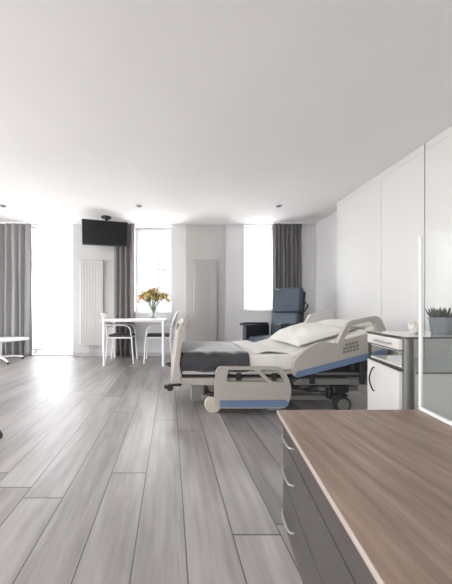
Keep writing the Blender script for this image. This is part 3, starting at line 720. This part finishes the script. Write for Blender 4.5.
# near head-end side rail
HO = [(293.8, 378.5), (293.4, 363.5), (299.5, 355), (309, 347.7), (321, 341.6), (330, 341.8), (337.5, 344.5), (344.5, 328.5), (349.5, 321.6), (376.5, 315.6), (381, 318.5), (387.5, 333), (387.5, 354)]
HH = [(343.2, 340.5), (349.5, 328), (352.5, 325.6), (372.5, 320.8), (375.5, 323.5), (378.5, 332.5)]
r2 = rail('head_side_rail', HO, [HH], RD + 0.01, 0.035, 'bed_beige', [0.05, 0.05, 0.05, 0.08, 0.06, 0.03, 0.02, 0.05, 0.05, 0.04, 0.04, 0.02, 0.03], 0.012)
b = nb(); plate(b, fillet(pp([(297, 371.5), (382, 349.5), (386.5, 348.5), (386.5, 355), (297, 377.8), (295.2, 375.5)], RD + 0.01), 0.006), [], RD + 0.007, RD + 0.0097); obj('blue_strip', b, 'bed_blue', r2)
def slant(px, py0, k=-0.258): return py0 + k * (px - 342)
for r_ in range(3):
    for c_ in range(5 if r_ else 4):
        px = 343.0 + c_ * 3.3 + (2.2 if r_ == 0 else 0); py = slant(px, 344.8 + r_ * 3.4)
        b = nb(); plate(b, fillet(pp([(px, py), (px + 2.4, py - 0.6), (px + 2.4, py + 1.8), (px, py + 2.4)], RD + 0.01), 0.004, 3), [], RD + 0.0075, RD + 0.0097); obj('control_button', b, 'icon_grey', r2)
b = nb(); plate(b, fillet(pp([(350, 327.5), (352, 326.4), (357, 326.2), (366, 328.5), (365.6, 330), (356, 328), (352.5, 328.2), (350.5, 329.5)], RD + 0.045), 0.003, 2), [], RD + 0.05, RD + 0.056); obj('grip_rod', b, 'steel', r2)
# rail arms
for xx, z0, z1 in ((0.58, 0.27, 0.33), (0.88, 0.27, 0.33), (1.20, 0.27, 0.37), (1.62, 0.27, 0.45)):
    b = nb(); bb(b, xx - 0.02, xx + 0.02, RD + 0.046, RD + 0.064, z0 - 0.03, z1); obj('rail_arm', b, 'dark_metal', bed, bevel=0.003)
# far side rails
FD = 3.075
b = nb(); plate(b, fillet(pp([(274, 345), (281, 334.5), (290, 328.5), (302.5, 327), (306, 321.5), (310.5, 314.5), (330, 310), (333.5, 312), (338, 326), (338, 345)], FD), 0.03), [], FD, FD + 0.035); obj('head_side_rail', b, 'bed_pale', bed, bevel=0.007, segs=3)
b = nb(); plate(b, fillet([(0.62, 0.20), (1.06, 0.20), (1.12, 0.34), (1.04, 0.47), (0.62, 0.47)], 0.05), [fillet([(0.68, 0.36), (1.04, 0.36), (1.0, 0.44), (0.68, 0.44)], 0.02)], FD, FD + 0.035); obj('foot_side_rail', b, 'bed_pale', bed, bevel=0.007, segs=3)

# blanket over the foot half (lies on the bed: its own thing)
b = nb(); nx, ny = 24, 30; x0, x1 = 0.098, 0.672; g = []
ys = []
prof_y = [(BN - 0.013, 0.345), (BN - 0.016, 0.40), (BN - 0.014, 0.455), (BN - 0.004, 0.482), (BN + 0.02, 0.491)] + [(BN + 0.02 + (BF - BN - 0.04) * k / 12, 0.492) for k in range(1, 12)] + [(BF - 0.02, 0.491), (BF + 0.004, 0.482), (BF + 0.014, 0.455), (BF + 0.014, 0.345)]
rn = random.Random(4)
for i in range(nx + 1):
    u = i / nx; row = []
    for j, (yy, zz) in enumerate(prof_y):
        skew = 0.06 * (yy - BN)
        wob = 0.003 * math.sin(u * 17 + yy * 5) + 0.002 * math.sin(u * 31 - yy * 9) + rn.uniform(0, 0.001)
        xx = x0 + (x1 + skew - x0) * u
        row.append(b.verts.new((xx, yy, zz + (wob + 0.004 if 3 < j < len(prof_y) - 4 else (0.006 * math.sin(u * 13) if j in (0, len(prof_y) - 1) else 0)))))
    g.append(row)
for i in range(nx):
    for j in range(len(prof_y) - 1): b.faces.new((g[i][j], g[i + 1][j], g[i + 1][j + 1], g[i][j + 1]))
o = obj('bed_blanket', b, 'charcoal_blanket'); md = o.modifiers.new('t', 'SOLIDIFY'); md.thickness = 0.006; md.offset = 1
tag(o, 'charcoal grey blanket spread over the foot half of the hospital bed', 'blanket')

# pillows
def pillow(name, label, loc, rot, sx, sy, sz, seed, m='pillow_white'):
    rn = random.Random(seed); b = nb(); N = 22; g = {}
    for side in (1, -1):
        for i in range(N + 1):
            for j in range(N + 1):
                u, v = 2 * i / N - 1, 2 * j / N - 1
                e = (i in (0, N)) or (j in (0, N))
                if e and side < 0: g[(side, i, j)] = g[(1, i, j)]; continue
                hgt = max(0, (1 - abs(u) ** 2.6)) ** 0.55 * max(0, (1 - abs(v) ** 2.6)) ** 0.55
                pin = 1 - 0.05 * (1 - v * v) * abs(u) ** 3 - 0.0
                pin2 = 1 - 0.05 * (1 - u * u) * abs(v) ** 3
                wr = 0.07 * math.sin(4 * u + 7 * v + seed) * math.sin(5 * v - 3 * u) * hgt + 0.045 * math.sin(11 * u - 8 * v) * hgt + 0.03 * math.sin(13 * v + 9 * u * u) * hgt
                g[(side, i, j)] = b.verts.new((u * sx * pin, v * sy * pin2, side * sz * (hgt + wr) * (1 if side > 0 else 0.22)))
        for i in range(N):
            for j in range(N):
                try: b.faces.new((g[(side, i, j)], g[(side, i + 1, j)], g[(side, i + 1, j + 1)], g[(side, i, j + 1)]))
                except ValueError: pass
    o = obj(name, b, m, subsurf=1); o.location = loc; o.rotation_euler = rot
    tag(o, label, 'pillow', 'white pillows at the head of the bed')
    return o
pillow('pillow', 'plump creased white pillow lying nearest the middle of the bed', (1.335, 2.50, 0.615), (0.0, math.radians(-16.5), 0.0), 0.24, 0.345, 0.105, 2)
pillow('pillow', 'white pillow further up against the raised headrest, behind the beige grab rail', (1.705, 2.58, 0.712), (0.0, math.radians(-17), 0.0), 0.135, 0.36, 0.05, 5)
# folded sheet crest across the bed
b = nb(); N = 20; rows = []
for i in range(13):
    u = i / 12; xx = 0.745 + 0.27 * u; row = []
    for j in range(N + 1):
        v = j / N; yy = BN + 0.015 + (BF - BN - 0.03) * v
        row.append(b.verts.new((xx + 0.02 * math.sin(5 * v), yy, 0.490 + 0.020 * math.sin(PI * u) ** 0.6 + 0.005 * math.sin(9 * v + 6 * u) * math.sin(PI * u))))
    rows.append(row)
for i in range(12):
    for j in range(N): b.faces.new((rows[i][j], rows[i + 1][j], rows[i + 1][j + 1], rows[i][j + 1]))
o = obj('folded_sheet', b, 'white_sheet'); md = o.modifiers.new('t', 'SOLIDIFY'); md.thickness = 0.004; md.offset = -1
tag(o, 'white bed sheet folded back between the charcoal blanket and the pillow', 'sheet')

# ------------------------------------------------------------------ corner cabinet with drawer, door and glass shelves
A = V((1.25, 1.5625)); B = V((1.108, 1.174)); Cc = V((1.478, 1.5625)); TZ2 = 0.722
t = cab = thing('corner_cabinet', 'beige-white cabinet with bow handles and open glass shelves at the right, beside the bed', 'cabinet', (1.30, 1.40, 0))
cab_loc = V((1.30, 1.40))
def L2(p): return (p[0] - 1.30, p[1] - 1.40)
AB = (B - A); ABn = AB.normalized(); Nn = V((ABn.y, -ABn.x))      # outward normal of the slanted front (towards the left)
if Nn.x > 0: Nn = -Nn
XE = 2.15
def front(u0, u1, z0, z1, off0, off1):
    """slab on the slanted front: u runs from A to B"""
    q = nb(); a0 = A + AB * u0; a1 = A + AB * u1
    prism(q, [L2(a0 + Nn * off0), L2(a1 + Nn * off0), L2(a1 + Nn * off1), L2(a0 + Nn * off1)], z0, z1); return q
# boards
for z0, z1 in ((0.640, 0.655), (0.562, 0.572), (0.02, 0.04)):
    b = nb(); prism(b, [L2(A + V((0.004, -0.001))), L2(B + V((0.03, 0.025))), L2(Cc)], z0, z1); obj('board', b, 'worktop_glass', cab)
b = nb(); prism(b, [L2(A + V((0.005, -0.015))), L2(Cc + V((-0.01, -0.015))), L2(Cc), L2(A + V((0.002, 0)))], 0.02, 0.5615); prism(b, [L2(A + V((0.005, -0.015))), L2(Cc + V((-0.01, -0.015))), L2(Cc), L2(A + V((0.002, 0)))], 0.6555, 0.712); obj('back_panel', b, 'cab_body', cab)
b = nb(); prism(b, [L2(A + V((-0.004, 0.0))), L2(A + V((0.006, -0.004))), L2(A + V((0.008, 0.012))), L2(A + V((-0.002, 0.012)))], 0.0, 0.7145); obj('corner_post', b, 'edge_dark', cab)
dr = obj('drawer', front(0.02, 0.93, 0.657, 0.709, 0.0, 0.016), 'cab_body', cab, bevel=0.002)
do = obj('door', front(0.02, 0.93, 0.045, 0.553, 0.0, 0.016), 'cab_body', cab, bevel=0.002)
obj('shelf_edge', front(0.0, 0.95, 0.5555, 0.561, -0.0, 0.018), 'edge_dark', cab)
obj('shelf_edge', front(0.0, 0.95, 0.6555 - 0.004, 0.6565, -0.0, 0.016), 'edge_dark', cab)
def bow(pts, r, par, m='dark_metal'):
    q = nb(); tube(q, smooth_path(pts), r, n=10); obj('handle', q, m, par)
def F3(u, z, off):
    p = A + AB * u + Nn * off; l = L2(p); return (l[0], l[1], z)
bow([F3(0.36, 0.680, 0.017), F3(0.38, 0.680, 0.035), F3(0.56, 0.682, 0.042), F3(0.74, 0.680, 0.035), F3(0.76, 0.680, 0.017)], 0.0045, dr, 'steel')
bow([F3(0.27, 0.520, 0.017), F3(0.27, 0.508, 0.028), F3(0.26, 0.450, 0.040), F3(0.27, 0.392, 0.028), F3(0.27, 0.380, 0.017)], 0.0042, do)
# glass worktop and shelf
b = nb(); prism(b, [L2(A + V((-0.01, 0.012))), L2(B + V((-0.012, -0.008))), L2((XE, 1.166)), L2((XE, 1.5745))], 0.7155, 0.722); obj('worktop', b, 'worktop_glass', cab)
b = nb()
e0, e1 = A + V((-0.012, 0.012)), B + V((-0.014, -0.010))
prism(b, [L2(e0), L2(e1), L2(e1 + V((-0.0008, 0.0))), L2(e0 + V((-0.003, 0)))], 0.715, 0.7225); prism(b, [L2(e1), L2((XE, 1.1645)), L2((XE, 1.1635)), L2(e1 + V((0, -0.001)))], 0.715, 0.7225); obj('worktop_edge', b, 'edge_dark', cab)
b = nb(); prism(b, [L2((1.16, 1.176)), L2((XE, 1.176)), L2((XE, 1.56)), L2((1.50, 1.56))], 0.549, 0.556); obj('glass_shelf', b, 'shelf_glass', cab)
b = nb(); bb(b, 1.157 - 1.30, XE - 1.30, 1.172 - 1.40, 1.1755 - 1.40, 0.549, 0.556); obj('shelf_edge', b, 'edge_dark', cab)
b = nb(); bb(b, 1.160 - 1.30, XE - 1.30, 1.180 - 1.40, 1.186 - 1.40, 0.02, 0.5485); obj('frosted_front', b, 'frosted_glass', cab, smooth=False)
b = nb(); bb(b, 1.50 - 1.30, XE - 1.30, 1.561 - 1.40, 1.567 - 1.40, 0.02, 0.715); obj('shade_pane', b, 'shelf_glass', cab, smooth=False)  # tinted pane added to stand in for the shade under the worktop
b = nb(); cyl(b, (1.137 - 1.30, 1.196 - 1.40, 0.0), (1.137 - 1.30, 1.196 - 1.40, 0.715), 0.021, n=28); obj('column', b, 'column_grey', cab)
b = nb(); bb(b, XE - 1.30 + 0.001, XE - 1.30 + 0.019, 1.17 - 1.40, 1.57 - 1.40, 0.0, 0.722); obj('side_panel', b, 'cab_body', cab)

# seashell-like folded ceramic
sx, sz = P(411.5, 332, 1.40); 
b = nb(); n = 60
n = 46; seg = 22; rings = []
ax_q = Matrix.Rotation(math.radians(118), 4, 'Y')
for k in range(n):
    u = k / (n - 1)
    env = 0.035 * (math.sin(PI * min(1, u * 1.02)) ** 0.8) * (1.0 - 0.55 * u) + 0.0008
    if u < 0.42: env *= 0.82 + 0.18 * abs(math.sin(u / 0.42 * PI * 3))
    ring = []
    for q in range(seg):
        a = 2 * PI * q / seg
        rr = env * (1 + (0.10 * math.cos(a) if u > 0.4 else 0))
        p = ax_q @ V((rr * math.cos(a), rr * math.sin(a), (u - 0.38) * 0.085))
        ring.append(b.verts.new(p + V((0, 0, 0.026))))
    rings.append(ring)
for r0_, r1_ in zip(rings, rings[1:]):
    for q in range(seg): b.faces.new((r0_[q], r0_[(q + 1) % seg], r1_[(q + 1) % seg], r1_[q]))
b.faces.new(rings[0][::-1]); b.faces.new(rings[-1])
o = obj('seashell', b, 'ceramic_white'); o.location = (sx + 0.012, 1.40, TZ2); o.rotation_euler = (0, 0, math.radians(-8));
for v in o.data.vertices: v.co.z = max(v.co.z, 0.0005)
for v in o.data.vertices:
    if v.co.x < 0.01: v.co.z *= 1.25
o.location.z = TZ2 + 0.0005; 
tag(o, 'small white spiral seashell ornament on top of the cabinet', 'ornament')

# succulent pot
px_, pz_ = P(441.8, 334, 1.36)
t = thing('potted_succulent', 'spiky dark green succulent in a ribbed grey pot on the glass-shelved cabinet', 'plant', (px_, 1.36, TZ2))
b = nb(); lathe(b, [(0.0, 0.0005), (0.043, 0.0005), (0.047, 0.006), (0.055, 0.070), (0.056, 0.084), (0.059, 0.085), (0.059, 0.094), (0.054, 0.094), (0.051, 0.082), (0.0, 0.082)], n=96, ribs=24, ribamp=0.018); obj('pot', b, 'pot_grey', t)
b = nb(); lathe(b, [(0.0, 0.0825), (0.049, 0.0825), (0.045, 0.088), (0.0, 0.090)], n=24); obj('soil', b, 'soil', t)
rn = random.Random(9)
for k in range(44):
    a = k * 2.4; r0 = 0.047 * math.sqrt((k + 0.5) / 44); tilt = 0.15 + 0.5 * (r0 / 0.047)
    base = V((r0 * math.cos(a) * 0.9, r0 * math.sin(a) * 0.9, 0.086)); d = V((math.sin(tilt) * math.cos(a), math.sin(tilt) * math.sin(a), math.cos(tilt))); ln = rn.uniform(0.045, 0.066)
    pts = [base, base + d * ln * 0.35, base + d * ln * 0.7 + V((0, 0, 0.002)), base + d * ln * 0.9 + V((0, 0, 0.007)), base + d * ln + V((0, 0, 0.012))]
    b = nb(); tube(b, pts, [0.0032, 0.0044, 0.0035, 0.0019, 0.0005], n=8); obj('leaf', b, 'succulent_green', t)
t.scale = (0.88, 0.88, 0.95)

# ------------------------------------------------------------------ low wooden-topped chest in the foreground
DZ = 0.45
q1, q2, q3, q4 = (0.427, 0.990), (1.000, 0.996), (0.835, 0.33), (0.300, 0.33)
t = chest = thing('low_chest', 'low chest with brown walnut top and pale edge in the foreground', 'chest', (0.66, 0.66, 0))
def L3(p): return (p[0] - 0.66, p[1] - 0.66)
b = nb(); prism(b, [L3(q) for q in (q1, q4, q3, q2)], DZ - 0.022, DZ); obj('top', b, 'walnut', chest, bevel=0.0015)
a1, a4 = V(q1), V(q4); e_ = (a4 - a1).normalized(); n_ = V((e_.y, -e_.x)); n_ = -n_ if n_.x > 0 else n_
b = nb(); prism(b, [L3(a1 + n_ * 0.0002), L3(a4 + n_ * 0.0002), L3(a4 + n_ * 0.003), L3(a1 + n_ * 0.003)], DZ - 0.013, DZ + 0.0005); obj('edge_strip', b, 'edge_pale', chest)
ins = 0.02
b = nb(); prism(b, [L3((q1[0] + 0.028, q1[1] - 0.01)), L3((q4[0] + 0.028, q4[1])), L3((q3[0] - 0.01, q3[1])), L3((q2[0] - 0.01, q2[1] - 0.01))], 0.0, DZ - 0.0225); obj('carcass', b, 'cab_body', chest)
for k, (z0, z1) in enumerate(((0.345, 0.427), (0.19, 0.34), (0.03, 0.185))):
    s0, s1 = a1 + V((0.0265, -0.02)), a4 + V((0.0265, 0.01))
    b = nb(); prism(b, [L3(s0), L3(s1), L3(s1 + n_ * 0.014), L3(s0 + n_ * 0.014)], z0, z1); d_ = obj('drawer', b, 'chest_dark', chest, bevel=0.002)
    def G(u, z, off):
        p = s0.lerp(s1, u) + n_ * off; l = L3(p); return (l[0], l[1], z)
    zz = (z0 + z1) / 2
    b = nb(); tube(b, smooth_path([G(0.08, zz, 0.0145), G(0.09, zz, 0.03), G(0.17, zz, 0.034), G(0.23, zz, 0.03), G(0.24, zz, 0.0145)]), 0.004, n=10); obj('handle', b, 'steel', d_)

# glass screen standing along the chest's right side
t = thing('glass_screen', 'clear upright glass screen with white edge and bottom rail at the right edge', 'screen', (1.0, 0.99, DZ))
dv = V((0.835 - 1.0, 0.33 - 0.996)).normalized(); nv = V((-dv.y, dv.x)); nv = nv if nv.x > 0 else -nv
def slab(s0, s1, o0, o1, z0, z1):
    q = nb(); prism(q, [tuple(dv * s0 + nv * o0), tuple(dv * s1 + nv * o0), tuple(dv * s1 + nv * o1), tuple(dv * s0 + nv * o1)], z0, z1); return q
off = -0.013
obj('bottom_rail', slab(0.0, 0.66, off, off + 0.012, 0.0005, 0.014), 'white_lacquer', t, bevel=0.002)
obj('edge_post', slab(-0.001, 0.008, off, off + 0.010, 0.0145, 0.685), 'white_lacquer', t, bevel=0.002)
obj('glass_pane', slab(0.009, 0.66, off + 0.003, off + 0.007, 0.0145, 0.685), 'screen_clear', t, smooth=False)

# ------------------------------------------------------------------ light
w = bpy.data.worlds.new('sky'); sc.world = w; w.use_nodes = True
bg = w.node_tree.nodes['Background']; bg.inputs[1].default_value = 7.6
_n = w.node_tree; _tc = _n.nodes.new('ShaderNodeTexCoord'); _sp = _n.nodes.new('ShaderNodeSeparateXYZ'); _cr = _n.nodes.new('ShaderNodeValToRGB'); _mr = _n.nodes.new('ShaderNodeMapRange')
_mr.inputs['From Min'].default_value = -1
_n.links.new(_tc.outputs['Generated'], _sp.inputs[0]); _n.links.new(_sp.outputs['Z'], _mr.inputs['Value']); _n.links.new(_mr.outputs[0], _cr.inputs[0]); _n.links.new(_cr.outputs[0], bg.inputs[0])
_e = _cr.color_ramp.elements; _e[0].position = 0.44; _e[0].color = (0.62, 0.61, 0.60, 1); _e[1].position = 0.52; _e[1].color = (0.98, 0.985, 1.0, 1)
def portal(cx, cy, cz, sx_, sy_, rot):
    l = bpy.data.lights.new('daylight_portal', 'AREA'); l.shape = 'RECTANGLE'; l.size = sx_; l.size_y = sy_; l.cycles.is_portal = True
    o = bpy.data.objects.new('daylight_portal', l); o.location = (cx, cy, cz); o.rotation_euler = rot; C.objects.link(o)
for x0, x1, z0, z1 in WIN: portal((x0 + x1) / 2, BACK + 0.29, (z0 + z1) / 2, x1 - x0, z1 - z0, (-PI / 2, 0, 0))
for y0, y1 in LW: portal(XL - 0.28, (y0 + y1) / 2, 1.35, 2.1, y1 - y0, (0, -PI / 2, 0))
portal((FW[0] + FW[1]) / 2, YF - 0.28, (FW[2] + FW[3]) / 2, FW[1] - FW[0], FW[3] - FW[2], (PI / 2, 0, 0))

# ------------------------------------------------------------------ camera
cd = bpy.data.cameras.new('camera'); cam = bpy.data.objects.new('camera', cd); C.objects.link(cam)
cam.location = (0, 0, H); cam.rotation_euler = (PI / 2, 0, 0)
cd.sensor_fit = 'HORIZONTAL'; cd.sensor_width = 36; cd.lens = 36 * 250 / 452
cd.shift_x = (226 - 170) / 452; cd.shift_y = (314 - 292) / 452; cd.clip_start = 0.02
sc.camera = cam
sc.view_settings.view_transform = 'Standard'; sc.view_settings.look = 'None'; sc.view_settings.gamma = 1; sc.view_settings.use_curve_mapping = False
sc.view_settings.exposure = 1.48
sc.cycles.use_denoising = True
sc.cycles.max_bounces = 14; sc.cycles.diffuse_bounces = 8; sc.cycles.transparent_max_bounces = 16
